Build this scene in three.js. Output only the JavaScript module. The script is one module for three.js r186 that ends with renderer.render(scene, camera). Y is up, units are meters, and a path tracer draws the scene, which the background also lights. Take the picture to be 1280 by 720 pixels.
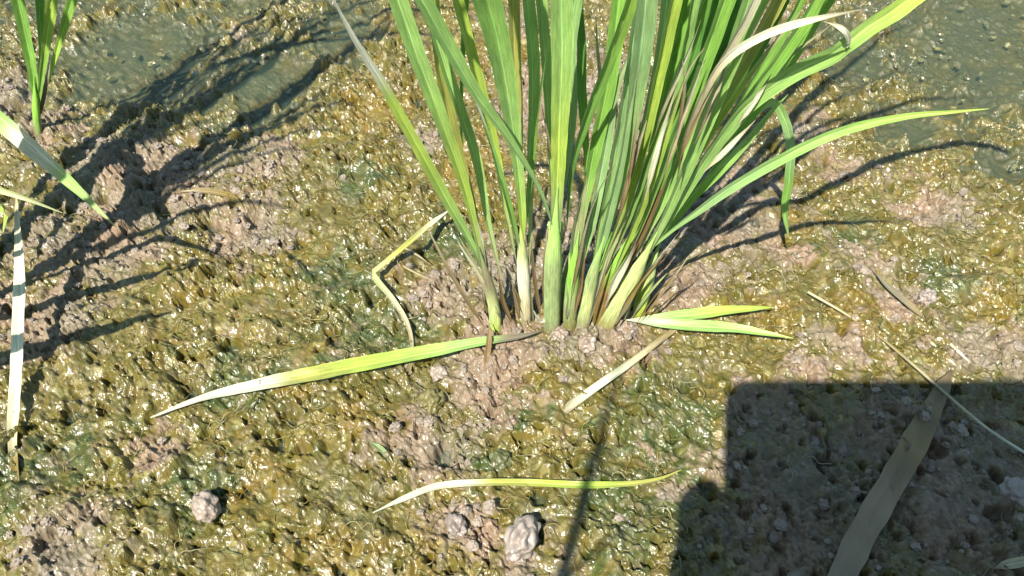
import * as THREE from 'three';
import { createNoise2D, createNoise3D } from 'simplex-noise';
import { mergeGeometries, mergeVertices } from 'three/addons/utils/BufferGeometryUtils.js';
import { MarchingCubes } from 'three/addons/objects/MarchingCubes.js';
import { RoundedBoxGeometry } from 'three/addons/geometries/RoundedBoxGeometry.js';

// ---------------------------------------------------------------- camera, sky, sun, exposure
const scene = new THREE.Scene();
const H = 0.35, PITCH = 50 * Math.PI / 180, FPX = 1108;            // lens height above the mud, tilt, focal length in photo pixels
const camera = new THREE.PerspectiveCamera(2 * Math.atan(360 / FPX) * 180 / Math.PI, 1280 / 720, 0.01, 400);
camera.position.set(0, H, 0);
camera.rotation.set(-PITCH, 0, 0);
camera.updateMatrixWorld(true);
const renderer = new THREE.WebGLRenderer();
renderer.toneMapping = THREE.LinearToneMapping;
renderer.toneMappingExposure = 3.2;
renderer.shadowMap.enabled = true;

const SUN = new THREE.Vector3(0.28, -0.853, -0.539).normalize();    // the way the sunlight travels: to the right and away, about 55 degrees down
{
  const w = 256, h = 128, d = new Float32Array(w * h * 4);
  for (let j = 0; j < h; j++) for (let i = 0; i < w; i++) {
    const el = ((j + 0.5) / h - 0.5) * Math.PI, az = ((i + 0.5) / w - 0.5) * 2 * Math.PI;
    const dir = new THREE.Vector3(Math.cos(el) * Math.cos(az), Math.sin(el), Math.cos(el) * Math.sin(az));
    const t = Math.pow(1 - Math.max(0, Math.sin(el)), 3.5);
    const c = Math.max(0, -dir.dot(SUN)), halo = 0.25 * Math.pow(c, 24) + 0.07 * Math.pow(c, 4);
    const k = (j * w + i) * 4;
    d[k] = 0.095 + 0.20 * t + halo; d[k + 1] = 0.178 + 0.22 * t + halo * 0.95; d[k + 2] = 0.29 + 0.18 * t + halo * 0.85; d[k + 3] = 1;
    if (el < 0) { d[k] = 0.12; d[k + 1] = 0.12; d[k + 2] = 0.07; }
  }
  const t = new THREE.DataTexture(d, w, h, THREE.RGBAFormat, THREE.FloatType);
  t.mapping = THREE.EquirectangularReflectionMapping; t.magFilter = t.minFilter = THREE.LinearFilter; t.needsUpdate = true;
  scene.background = t; scene.environment = t;
}
const sun = new THREE.DirectionalLight(new THREE.Color(1, 0.95, 0.86), 5);
sun.target.position.set(0, 0, -0.3); sun.position.copy(sun.target.position).addScaledVector(SUN, -6);
sun.castShadow = true; sun.shadow.mapSize.set(4096, 4096);
Object.assign(sun.shadow.camera, { left: -1.2, right: 1.2, top: 1.2, bottom: -1.2, near: 0.5, far: 12 });
scene.add(sun, sun.target);

// ---------------------------------------------------------------- helpers
let seed = 20240611;
const rnd = () => { seed = (seed + 0x6D2B79F5) | 0; let t = Math.imul(seed ^ (seed >>> 15), 1 | seed); t = (t + Math.imul(t ^ (t >>> 7), 61 | t)) ^ t; return ((t ^ (t >>> 14)) >>> 0) / 4294967296; };
const rr = (a, b) => a + (b - a) * rnd();
const n1 = createNoise2D(rnd), n2 = createNoise2D(rnd), n3 = createNoise2D(rnd), n4 = createNoise2D(rnd), n3d = createNoise3D(rnd);
const sm = (a, b, x) => { x = Math.min(1, Math.max(0, (x - a) / (b - a))); return x * x * (3 - 2 * x); };
const V = (x, y, z) => new THREE.Vector3(x, y, z);
const CP = Math.cos(PITCH), SP = Math.sin(PITCH);
function ray(px, py) { const a = (px - 640) / FPX, b = -(py - 360) / FPX; return [a, -SP + b * CP, CP + b * SP]; }   // right, up, forward
function flat(px, py) { const [a, b, c] = ray(px, py), t = -H / b; return [a * t, c * t]; }                       // where a sight line meets level ground
const hash = (i, j, k) => { let h = Math.imul(i, 374761393) ^ Math.imul(j, 668265263) ^ Math.imul(k, 974634777); h = Math.imul(h ^ (h >>> 13), 1274126177); h ^= h >>> 16; return (h >>> 0) / 4294967296; };
const names = {};
function numbered(n) { const k = names[n] = (names[n] ?? -1) + 1; return k ? n + '_' + String(k).padStart(3, '0') : n; }
function tag(o, label, category, group) { o.userData.label = label; o.userData.category = category; if (group) o.userData.group = group; return o; }
function shade(o) { o.traverse(m => { if (m.isMesh) { m.castShadow = true; m.receiveShadow = true; } }); return o; }
function dataTex(w, h, fn, srgb) {
  const d = new Uint8Array(w * h * 4);
  for (let j = 0; j < h; j++) for (let i = 0; i < w; i++) { const c = fn(i, j), k = (j * w + i) * 4; d[k] = c[0]; d[k + 1] = c[1]; d[k + 2] = c[2]; d[k + 3] = 255; }
  const t = new THREE.DataTexture(d, w, h); t.magFilter = t.minFilter = THREE.LinearFilter; t.wrapS = t.wrapT = THREE.RepeatWrapping;
  if (srgb) t.colorSpace = THREE.SRGBColorSpace; t.needsUpdate = true; return t;
}

// ---------------------------------------------------------------- the mud: patches, relief, colours
const blobs = list => list.map(([px, py, rx, ry]) => { const [x, f] = flat(px, py), [x2] = flat(px + rx, py), [, f2] = flat(px, py - (ry ?? rx * 0.75)); return [x, f, 1 / Math.abs(x2 - x), 1 / Math.abs(f2 - f)]; });
const MUD = blobs([[650, 340, 60], [560, 370, 55], [600, 480, 80], [530, 560, 65], [640, 440, 70], [740, 430, 60], [185, 250, 110, 45], [120, 310, 110, 50], [60, 400, 80, 60], [310, 290, 60], [335, 200, 50], [80, 690, 80], [205, 560, 40],
  [1120, 370, 45], [1235, 440, 80, 40], [1010, 460, 45, 25], [1170, 260, 60, 30], [650, 700, 50], [575, 660, 45, 55], [790, 430, 40], [1075, 330, 26], [0, 130, 60], [60, 160, 40], [950, 60, 50], [660, 130, 60, 50], [540, 180, 30], [640, 30, 40],
  [1000, 640, 130, 130], [1180, 600, 120, 130], [960, 520, 60, 50], [900, 260, 100, 80], [180, 205, 130, 40], [850, 350, 60], [1060, 215, 60, 20], [1010, 170, 40], [1000, 320, 40, 20], [300, 40, 20], [740, 300, 80, 60], [1050, 430, 30, 30], [850, 610, 20, 20], [810, 570, 14], [760, 130, 60, 70]]);
const GREEN = blobs([[20, 600, 80], [470, 420, 80, 50], [560, 300, 50], [430, 350, 60], [830, 540, 90, 80], [780, 640, 90, 80], [450, 230, 40], [100, 560, 60], [250, 620, 60], [1180, 350, 45], [1185, 352, 35], [640, 520, 50, 30], [300, 480, 70, 40], [1060, 300, 50], [590, 580, 40]]);
const OCHRE = blobs([[1233, 388, 34, 30], [600, 365, 24], [682, 318, 24], [372, 492, 26], [110, 372, 22], [420, 690, 60, 40], [545, 695, 60, 35], [450, 535, 40], [640, 60, 60, 50], [580, 90, 50], [320, 610, 40], [960, 400, 60, 40], [1060, 395, 50], [250, 370, 30], [470, 140, 60], [600, 200, 50, 60], [1000, 280, 60, 20], [900, 690, 30], [770, 420, 30]]);
const POOL = blobs([[170, 60, 160, 95], [330, 90, 110, 75], [430, 35, 70, 60], [60, -40, 160, 80], [300, -60, 160, 80], [1240, 50, 220, 130], [1130, 150, 75, 45], [1270, 205, 80, 45], [1075, 60, 70, 60], [1200, -80, 300, 120], [900, -150, 500, 130], [-120, -100, 200, 100]]);
const BANK = blobs([[20, 130, 80, 60], [190, 225, 160, 40], [960, 60, 60, 80]]);
function near(list, x, f) { let m = -1; for (let i = 0; i < list.length; i++) { const b = list[i], u = (x - b[0]) * b[2], v = (f - b[1]) * b[3], d = 1 - Math.sqrt(u * u + v * v); if (d > m) m = d; } return m; }
function dome(x, f, cell, k) {             // rounded grains, each with its own size: height 0..1 of the grain here and a number for it
  const gx = x / cell, gf = f / cell, ix = Math.floor(gx), jf = Math.floor(gf); let best = 0, id = 0.5;
  for (let i = ix - 1; i <= ix + 1; i++) for (let j = jf - 1; j <= jf + 1; j++) {
    const a = hash(i, j, k), px = i + 0.5 + (a - 0.5) * 0.9, pf = j + 0.5 + (hash(i, j, k + 1) - 0.5) * 0.9, r = 0.35 + 0.5 * hash(i, j, k + 2);
    const d = ((gx - px) ** 2 + (gf - pf) ** 2) / (r * r);
    if (d < 1) { const h = Math.sqrt(1 - d) * r; if (h > best) { best = h; id = a; } }
  }
  dome.id = id; return best;
}
function pits(x, f, cell, k, rmin, rmax, keep) {
  const gx = x / cell, gf = f / cell, ix = Math.floor(gx), jf = Math.floor(gf); let best = 0;
  for (let i = ix - 1; i <= ix + 1; i++) for (let j = jf - 1; j <= jf + 1; j++) {
    if (hash(i, j, k + 3) > keep) continue;
    const px = (i + hash(i, j, k)) * cell, pf = (j + hash(i, j, k + 1)) * cell, r = rmin + (rmax - rmin) * hash(i, j, k + 2);
    const d = Math.hypot(x - px, (f - pf) * (0.7 + 0.6 * hash(i, j, k + 4))) / r;
    if (d < 1.4) best = Math.max(best, 1 - sm(0.45, 1.4, d));
  }
  return best;
}
const WATER_Y = -0.0035;
const S = { h: 0, mud: 0, green: 0, ochre: 0, pool: 0, fine: 0, id: 0 };
function smooth(x, f) {                                              // the broad lie of the mud, without grains
  const wx = x + 0.007 * n1(x * 38, f * 38) + 0.003 * n2(x * 120, f * 120), wf = f + 0.007 * n2(x * 38 + 9, f * 38) + 0.003 * n1(x * 120, f * 120 + 5);
  const far = sm(0.75, 1.1, Math.max(Math.abs(x) * 1.3, Math.abs(f - 0.3) * 1.5));
  const p = Math.max(near(POOL, wx, wf), far > 0 ? far * (n3(x * 2.3, f * 2.3) * 0.8 + 0.1) : -1);
  S.pool = sm(-0.25, 0.85, p + 0.16 * n4(x * 42, f * 42) + 0.14 * n3(x * 110, f * 110));
  const m = near(MUD, wx, wf);
  S.mud = sm(0.0, 0.75, 1.0 * Math.max(m, -0.28) + 0.32 * n3(x * 48 + 4, f * 48) + 0.30 * n4(x * 140, f * 140) + 0.16 * n1(x * 330, f * 330) + 0.20);
  if (m < -0.4 && far > 0) S.mud = sm(0.1, 0.6, 0.5 * n3(x * 9, f * 9) + 0.4 * n4(x * 60, f * 60));
  S.green = sm(-0.1, 0.6, near(GREEN, wx, wf) + 0.35 * n1(x * 60, f * 60 + 3));
  S.ochre = sm(-0.05, 0.6, near(OCHRE, wx, wf) + 0.3 * n2(x * 80 + 7, f * 80));
  const bank = sm(-0.3, 0.4, near(BANK, wx, wf));
  let h = 0.0030 * n1(x * 9 + 2, f * 9) + 0.0022 * n2(x * 26, f * 26 + 4) + 0.002 * bank;
  const b = Math.hypot(x - BASE[0], (f - BASE[1]) * 1.2); h += 0.006 * Math.exp(-b * b / 0.0022);          // the mud heaped round the foot of the plant
  h = h * (1 - 0.5 * S.pool) + 0.0015 - 0.0105 * S.pool;
  return h;
}
const BASE = flat(712, 402);
function ground(x, f, detail = 1) {
  let h = smooth(x, f);
  if (detail > 0) {
    const m = S.mud, a = 1 - m, q = 1 - 0.6 * sm(0.35, 0.9, S.pool);
    const ax = x + 0.0016 * n3(x * 260, f * 260), af = f + 0.0016 * n4(x * 260, f * 260);
    const lump = Math.abs(n1(ax * 70, af * 70 + 11)), lump2 = Math.abs(n2(ax * 150 + 5, af * 150));
    const g1 = dome(ax, af, 0.0044, 11), g1id = dome.id, g2 = dome(ax, af, 0.0024, 41), id2 = dome.id;
    const patch = sm(-0.5, 0.5, n4(x * 30 + 3, f * 30)), stringy = Math.abs(n3(x * 210 + 2 * n1(x * 40, f * 40), f * 90));
    const calm = sm(-0.25, 0.55, n2(x * 21 + 5, f * 21) + 0.3 * n1(x * 64, f * 64 + 2)), amp = 1.12 - 0.65 * calm, big = dome(ax, af, 0.017, 131) * sm(0.0, 0.6, n3(x * 33 + 9, f * 33));           // smooth slimy stretches between the grainy ones
    let d = 0.0052 * big + (0.0038 * lump * amp + 0.0014 * lump2 * amp) * (0.85 + 0.35 * m);
    d += a * amp * (0.0024 * g1 * (0.25 + 0.75 * patch) + 0.0011 * g2 + 0.0010 * (1 - stringy) * (1 - 0.5 * patch)) + m * (0.0015 * g1 * (1 - patch * 0.6) + 0.0008 * g2);
    d += (0.00022 + 0.0005 * m) * n1(x * 430, f * 430) + 0.0003 * m * n2(x * 1000, f * 1000);
    const pit = pits(ax, af, 0.0105, 71, 0.0008, 0.0022, 0.7), pit2 = pits(ax, af, 0.034, 91, 0.002, 0.0048, 0.5);
    d -= (0.0056 * pit * (1 - 0.3 * calm) + 0.0066 * pit2) * (1 - 0.7 * S.pool);
    h += (d - 0.0022) * q * detail;
    S.fine = d; S.id = id2; S.id1 = g1id;
  } else { S.fine = 0; S.id = 0.5; S.id1 = 0.5; }
  return h;
}
// a point on the mud (or dh metres over it) that lies on a sight line of the photograph
function pg(px, py, dh = 0) {
  const [a, b, c] = ray(px, py); let t = -H / b;
  for (let k = 0; k < 4; k++) { const y = Math.max(smooth(a * t, c * t), WATER_Y) + dh; t = (y - H) / b; }
  return V(a * t, H + b * t, -c * t);
}
function pf(px, py, F) { const [a, b, c] = ray(px, py), t = F / c; return V(a * t, H + b * t, -F); }               // the same, on an upright plane F metres ahead

function colourAt(x, f, y, out) {
  const t1 = n1(x * 90 + 1, f * 90), t2 = n2(x * 330, f * 330 + 2), t3 = n3(x * 18, f * 18 + 8), s = S.id - 0.5;
  // algae: olive, drawn towards deep green or towards ochre; mud: pinkish grey brown
  let r = 0.080 + 0.016 * t3, g = 0.066 + 0.010 * t3, b = 0.013;
  const t4 = n4(x * 150 + 3, f * 150), gr = Math.min(1, S.green * 0.9 + 0.5 * Math.max(0, t1) * sm(-0.4, 0.5, t3) + 0.25 * Math.max(0, t4)), oc = Math.min(1, S.ochre * 0.65 + 0.22 * Math.max(0, -t1) + 0.2 * Math.max(0, -t4));
  const film = 0.38 * sm(0.25, 0.8, n3(x * 75, f * 75 + 20) + 0.35 * n2(x * 210, f * 210));
  r += gr * (0.036 - r); g += gr * (0.048 - g); b += gr * (0.012 - b);
  r += oc * (0.108 - r); g += oc * (0.074 - g); b += oc * (0.010 - b);
  const v = 1 + 0.30 * s + 0.22 * t2; r *= v; g *= v * (1 + 0.05 * t1); b *= v;
  if (S.id > 0.93) { r += 0.06; g += 0.057; b += 0.03; }
  r += film * (0.120 - r); g += film * (0.108 - g); b += film * (0.046 - b);
  const mv = 1 + 0.16 * t2 + 0.12 * t1 + 0.18 * (S.id1 - 0.5);
  const mr = (0.140 + 0.02 * t3) * mv, mg = 0.108 * mv, mb = 0.074 * mv, m = Math.min(1, S.mud * (0.86 + 0.2 * t2));
  r += m * (mr - r); g += m * (mg - g); b += m * (mb - b);
  const p = S.pool * 0.6 * sm(-0.6, 0.5, n3(x * 26, f * 26) + 0.4); r += p * (0.046 - r); g += p * (0.056 - g); b += p * (0.026 - b);
  out[0] = Math.max(0.01, r); out[1] = Math.max(0.01, g); out[2] = Math.max(0.006, b);
}
const axis = (lo, hi, step, outLo, outHi) => {
  const a = []; const n = Math.round((hi - lo) / step);
  for (let i = 0; i <= n; i++) a.push(lo + (hi - lo) * i / n);
  let s = step, v = lo; const before = []; const grow = (s, d) => s < 0.005 ? s * 1.07 : d < 0.32 ? s : s * 1.25;
  while (v > outLo) { s = grow(s, lo - v); v -= s; before.unshift(v); }
  s = step; v = hi; const after = []; while (v < outHi) { s = grow(s, v - hi); v += s; after.push(v); }
  return [...before, ...a, ...after];
};
const STEP = globalThis.__step ?? 0.0008;
let groundMat;
{
  const X = axis(-0.44, 0.44, STEP, -40, 40), Z = axis(0.10, 0.63, STEP, -40, 60);
  const nx = X.length, nz = Z.length, pos = new Float32Array(nx * nz * 3), col = new Float32Array(nx * nz * 3), uv = new Float32Array(nx * nz * 2), c = [0, 0, 0];
  for (let j = 0; j < nz; j++) for (let i = 0; i < nx; i++) {
    const x = X[i], f = Z[j], k = j * nx + i;
    const det = 1 - 0.75 * sm(0.05, 0.4, Math.max(Math.abs(x) - 0.44, f - 0.63, 0.10 - f));
    const y = ground(x, f, det);
    pos[k * 3] = x; pos[k * 3 + 1] = y; pos[k * 3 + 2] = -f; uv[k * 2] = x; uv[k * 2 + 1] = f;
    colourAt(x, f, y, c); col[k * 3] = c[0]; col[k * 3 + 1] = c[1]; col[k * 3 + 2] = c[2];
  }
  const idx = new Uint32Array((nx - 1) * (nz - 1) * 6); let q = 0;
  for (let j = 0; j < nz - 1; j++) for (let i = 0; i < nx - 1; i++) { const a = j * nx + i, b = a + 1, d = a + nx, e = d + 1; idx[q++] = a; idx[q++] = b; idx[q++] = d; idx[q++] = b; idx[q++] = e; idx[q++] = d; }
  const g = new THREE.BufferGeometry();
  g.setAttribute('position', new THREE.BufferAttribute(pos, 3)); g.setAttribute('color', new THREE.BufferAttribute(col, 3)); g.setAttribute('uv', new THREE.BufferAttribute(uv, 2));
  g.setIndex(new THREE.BufferAttribute(idx, 1)); g.computeVertexNormals();
  // fine relief, 6 cm to a tile
  const wrapN = (i, j, s, k) => { const u = i / 512 * 2 * Math.PI, v = j / 512 * 2 * Math.PI; return n3d(Math.cos(u) * s + k, Math.sin(u) * s + Math.cos(v) * s * 0.7, Math.sin(v) * s); };
  const bump = dataTex(512, 512, (i, j) => { const v = 128 + 55 * Math.abs(wrapN(i, j, 7, 0)) + 45 * wrapN(i, j, 14, 30) + 30 * wrapN(i, j, 26, 60); const b = Math.max(0, Math.min(255, v)); return [b, b, b]; });
  bump.repeat.set(1 / 0.06, 1 / 0.06);
  const rough = dataTex(1024, 640, (i, j) => { const x = -0.44 + 0.88 * (i + 0.5) / 1024, f = 0.10 + 0.53 * (j + 0.5) / 640; smooth(x, f); const v = 255 * (0.30 + 0.30 * S.mud * (1 - S.pool) + 0.07 * n2(x * 200, f * 200) + 0.12 * n1(x * 55, f * 55)); return [0, v, 0]; });
  rough.wrapS = rough.wrapT = THREE.ClampToEdgeWrapping; rough.repeat.set(1 / 0.88, 1 / 0.53); rough.offset.set(0.5, -0.10 / 0.53);
  const wet = dataTex(1024, 640, (i, j) => { const x = -0.44 + 0.88 * (i + 0.5) / 1024, f = 0.10 + 0.53 * (j + 0.5) / 640; smooth(x, f); const v = 255 * Math.max(0.08, Math.min(1, 0.62 - 0.45 * S.mud + 0.42 * n1(x * 55, f * 55) + 0.35 * n2(x * 160, f * 160)) * (1 - 0.9 * sm(0.4, 0.8, S.pool))); return [v, v, v]; });
  wet.wrapS = wet.wrapT = THREE.ClampToEdgeWrapping; wet.repeat.copy(rough.repeat); wet.offset.copy(rough.offset);
  groundMat = new THREE.MeshPhysicalMaterial({ name: 'wet mud and algae', vertexColors: true, color: new THREE.Color(0.94, 0.92, 0.92), roughness: 1, roughnessMap: rough, bumpMap: bump, bumpScale: 0.0005, ior: 1.45, specularIntensity: 0.6, clearcoat: 0.55, clearcoatMap: wet, clearcoatRoughness: 0.2 });
  const m = new THREE.Mesh(g, groundMat); m.name = 'mud_ground'; m.userData.kind = 'structure'; m.userData.label = 'bumpy wet paddy mud covered with olive algae'; scene.add(shade(m));
}
// ---------------------------------------------------------------- standing water
{
  const nx = 300, nz = 220, X = axis(-0.45, 0.45, 0.003, -40, 40), Z = axis(0.1, 0.7, 0.003, -40, 60), pos = [], uv = [], idx = [];
  for (const f of Z) for (const x of X) { pos.push(x, WATER_Y + 0.00028 * n1(x * 40, f * 40) + 0.00005 * n2(x * 130, f * 130), -f); uv.push(x, f); }
  const w = X.length; for (let j = 0; j < Z.length - 1; j++) for (let i = 0; i < w - 1; i++) { const a = j * w + i; idx.push(a, a + 1, a + w, a + 1, a + w + 1, a + w); }
  const g = new THREE.BufferGeometry(); g.setAttribute('position', new THREE.Float32BufferAttribute(pos, 3)); g.setAttribute('uv', new THREE.Float32BufferAttribute(uv, 2)); g.setIndex(idx); g.computeVertexNormals();
  const mat = new THREE.MeshPhysicalMaterial({ name: 'murky water', color: new THREE.Color(0.036, 0.058, 0.042), roughness: 0.04, ior: 1.33, transparent: true, opacity: 0.28 });
  const m = new THREE.Mesh(g, mat); m.name = 'water'; m.userData.kind = 'structure'; m.userData.label = 'shallow murky green water in the hollows'; scene.add(shade(m));
}

// ---------------------------------------------------------------- leaves and stems
const veins = dataTex(128, 512, (i, j) => {
  const u = (i + 0.5) / 128, v = j / 512 * 2 * Math.PI, mid = Math.exp(-(((u - 0.5) / 0.035) ** 2));
  const line = 0.5 + 0.5 * Math.cos(u * 2 * Math.PI * 17 + 0.6 * n1(u * 3, 0)), w = n3d(u * 9, Math.cos(v) * 1.4, Math.sin(v) * 1.4), w2 = n3d(u * 40, Math.cos(v) * 3 + 9, Math.sin(v) * 3);
  const spot = sm(0.55, 0.8, n3d(u * 14, Math.cos(v) * 7 + 3, Math.sin(v) * 7)), edge = sm(0.46, 0.5, Math.abs(u - 0.5));
  let k = 192 + 20 * line + 14 * w + 16 * w2 + 58 * mid - 16 * spot + 22 * edge;
  return [Math.min(255, k * (1 + 0.04 * w + 0.03 * spot)), Math.min(255, k + 4), Math.min(255, k * (0.95 + 0.1 * mid))];
}, true);
const veinBump = dataTex(128, 64, i => { const u = (i + 0.5) / 128, b = 128 + 70 * Math.cos(u * 2 * Math.PI * 17) + 50 * Math.exp(-(((u - 0.5) / 0.04) ** 2)); return [b, b, b]; });
const leafMat = new THREE.MeshPhysicalMaterial({ name: 'rice leaf', vertexColors: true, map: veins, bumpMap: veinBump, bumpScale: 0.00007, roughness: 0.97, transmission: 0.40, thickness: 0, specularIntensity: 0.4, clearcoat: 0.5, clearcoatRoughness: 0.4, side: THREE.DoubleSide });
const strawMat = new THREE.MeshPhysicalMaterial({ name: 'dry straw', vertexColors: true, map: veins, bumpMap: veinBump, bumpScale: 0.00012, roughness: 0.9, transmission: 0.15, thickness: 0, specularIntensity: 0.4, clearcoat: 0.12, clearcoatRoughness: 0.5, side: THREE.DoubleSide });
const stemMat = new THREE.MeshPhysicalMaterial({ name: 'rice sheath', vertexColors: true, map: veins, bumpMap: veinBump, bumpScale: 0.0001, roughness: 0.5, specularIntensity: 0.6 });
const C = {
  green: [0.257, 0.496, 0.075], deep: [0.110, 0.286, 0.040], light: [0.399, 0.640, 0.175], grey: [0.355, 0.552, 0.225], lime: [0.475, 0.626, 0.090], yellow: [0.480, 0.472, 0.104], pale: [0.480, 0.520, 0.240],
  cream: [0.539, 0.468, 0.317], white: [0.730, 0.705, 0.590], brown: [0.210, 0.125, 0.050], tan: [0.290, 0.211, 0.109], ochre: [0.198, 0.138, 0.033], dirty: [0.222, 0.186, 0.126], sheath: [0.296, 0.370, 0.170],
};
function stops(list, t, out) {
  let i = 0; while (i < list.length - 2 && t > list[i + 1][0]) i++;
  const [a, ca] = list[i], [b, cb] = list[Math.min(i + 1, list.length - 1)], k = sm(0, 1, b > a ? (t - a) / (b - a) : 0);
  for (let c = 0; c < 3; c++) out[c] = ca[c] + (cb[c] - ca[c]) * k; return out;
}
const cols = (...a) => a.length === 1 ? [[0, C[a[0]]], [1, C[a[0]]]] : Array.isArray(a[0]) ? a.map(([t, c]) => [t, C[c]]) : a.map((c, i) => [i / (a.length - 1), C[c]]);
// carries a path on past its last point: length, how far it bends down, and a sideways pull
function onward(pts, len, droop = 0.4, side = 0) {
  const a = pts[pts.length - 2], b = pts[pts.length - 1], d = b.clone().sub(a).normalize(), out = pts.slice(), n = 6; let p = b.clone();
  for (let i = 1; i <= n; i++) { d.y -= droop * (i / n) * 0.5; d.x += side / n; d.normalize(); p = p.clone().addScaledVector(d, len / n); out.push(p); }
  return out;
}
const REF = V(0.05, 0.62, 0.78).normalize();
/* a leaf: ribbon along a path; w = greatest width; rot = turn about its length from end to end; fold = depth of the V; prof = [width at the foot, where it is widest, where it begins to narrow, width at the tip] */
function ribbon(pts, { w, rot = [0, 0], fold = 0.22, col, prof = [0.6, 0.3, 0.55, 0.02], wave = 0.04, ref = REF, mute = 0.12, foot: wide = false }) {
  const curve = new THREE.CatmullRomCurve3(pts, false, 'centripetal'), L = curve.getLength(), n = Math.max(14, Math.min(110, Math.round(L / 0.003))), K = 6;
  const pos = [], uv = [], colr = [], idx = [], c = [0, 0, 0], ph = rnd() * 50, tu = new THREE.Vector3(), side = new THREE.Vector3(), nor = new THREE.Vector3(), last = new THREE.Vector3();
  for (let i = 0; i <= n; i++) {
    const t = i / n, p = curve.getPointAt(t); curve.getTangentAt(t, tu);
    side.crossVectors(tu, ref).normalize(); if (side.lengthSq() < 0.5) side.copy(last); if (i && side.dot(last) < 0) side.negate(); last.copy(side);
    side.applyAxisAngle(tu, rot[0] + (rot[1] - rot[0]) * t + 0.10 * n1(ph, t * 3)); nor.crossVectors(side, tu).normalize();
    const up = t < prof[1] ? prof[0] + (1 - prof[0]) * sm(0, prof[1], t) : 1, dn = t > prof[2] ? prof[3] + (1 - prof[3]) * Math.pow(Math.max(0, 1 - ((t - prof[2]) / (1 - prof[2])) ** 1.6), 1) : 1;
    const ww = w * up * dn * (wide ? 1 : 0.25 + 0.75 * sm(0, Math.min(0.3, 0.014 / L), t)) * (1 + wave * n2(ph, t * L * 60));
    stops(col, t, c); const tone = 1 + mute * n1(ph + 7, t * L * 45);
    for (let k = 0; k <= K; k++) {
      const s = k / K - 0.5, z = -fold * ww * (1 - 2 * Math.abs(s)) ** 1.3 + wave * ww * 0.9 * n3(ph + s * 2, t * L * 70);
      const v = p.clone().addScaledVector(side, s * ww).addScaledVector(nor, z); pos.push(v.x, v.y, v.z); uv.push(k / K, t * L / 0.12);
      const e = tone * (1 + 0.10 * n2(ph + s * 5, t * L * 25 + 3)); colr.push(c[0] * e, c[1] * e, c[2] * e);
    }
  }
  for (let i = 0; i < n; i++) for (let k = 0; k < K; k++) { const a = i * (K + 1) + k, b = a + 1, d = a + K + 1, e = d + 1; idx.push(a, b, d, b, e, d); }
  const g = new THREE.BufferGeometry(); g.setAttribute('position', new THREE.Float32BufferAttribute(pos, 3)); g.setAttribute('uv', new THREE.Float32BufferAttribute(uv, 2)); g.setAttribute('color', new THREE.Float32BufferAttribute(colr, 3));
  g.setIndex(idx); g.computeVertexNormals(); return g;
}
// a stem or sheath: round or flattened tube, radius r0 at the foot to r1
function stalk(pts, { r0, r1, flat: fl = 0.75, col, ref = REF, taper = true }) {
  const curve = new THREE.CatmullRomCurve3(pts, false, 'centripetal'), L = curve.getLength(), n = Math.max(10, Math.min(60, Math.round(L / 0.004))), K = 12;
  const pos = [], uv = [], colr = [], idx = [], c = [0, 0, 0], ph = rnd() * 50, tu = new THREE.Vector3(), side = new THREE.Vector3(), nor = new THREE.Vector3();
  for (let i = 0; i <= n; i++) {
    const t = i / n, p = curve.getPointAt(t); curve.getTangentAt(t, tu); side.crossVectors(tu, ref).normalize(); nor.crossVectors(side, tu).normalize();
    const r = (r0 + (r1 - r0) * t) * (1 + 0.05 * n2(ph, t * 6)) * (taper ? 1 - 0.9 * sm(0.5, 1, t) : i === n ? 0.55 : 1); stops(col, t, c);
    for (let k = 0; k <= K; k++) {
      const a = k / K * 2 * Math.PI, v = p.clone().addScaledVector(side, Math.cos(a) * r).addScaledVector(nor, Math.sin(a) * r * fl); pos.push(v.x, v.y, v.z); uv.push(k / K, t * L / 0.12);
      const e = 1 + 0.12 * n1(ph + Math.cos(a), t * L * 40 + Math.sin(a)); colr.push(c[0] * e, c[1] * e, c[2] * e);
    }
  }
  for (let i = 0; i < n; i++) for (let k = 0; k < K; k++) { const a = i * (K + 1) + k, b = a + 1, d = a + K + 1, e = d + 1; idx.push(a, d, b, b, d, e); }
  const g = new THREE.BufferGeometry(); g.setAttribute('position', new THREE.Float32BufferAttribute(pos, 3)); g.setAttribute('uv', new THREE.Float32BufferAttribute(uv, 2)); g.setAttribute('color', new THREE.Float32BufferAttribute(colr, 3));
  g.setIndex(idx); g.computeVertexNormals(); return g;
}
function plant(base, label, group) { const o = new THREE.Group(); o.name = numbered('rice_plant'); o.position.copy(base); scene.add(o); return tag(o, label, 'rice plant', group); }
function part(parent, root, name, geometry, mat) { geometry.translate(-root.position.x, -root.position.y, -root.position.z); const m = new THREE.Mesh(geometry, mat); m.name = name; parent.add(shade(m)); return m; }

const MM = 0.001;
const main = plant(pg(712, 402), 'large green rice plant with many tillers rooted in a mud mound', undefined);
// a path of the main plant: [px, py, cm nearer (-) or farther (+) than its foot]
const F0 = -main.position.z;
const path = list => list.map(([px, py, d = 0]) => pf(px, py, F0 + d * 0.01));
const foot = (px, py) => { const p = pg(px, py); p.y -= 0.005; return p; };
const FR = z => F0 - z;
function tiller(ftPx, list, o) { const f = foot(...ftPx); const d0 = (-f.z - F0) * 100; return part(main, main, 'tiller', stalk([f, ...list.map(([x, y, d = 0]) => pf(x, y, -f.z + d * 0.01))], o), stemMat); }
function leaf(parent, list, o, ext, name = 'leaf_blade', mat = leafMat) { let p = path(list); o = { ...o, w: o.w * 0.66 }; if (ext) p = onward(p, ...ext); return part(parent, main, name, ribbon(p, o), mat); }
const open = [0.3, 0.28, 0.5, 0.03];

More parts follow.
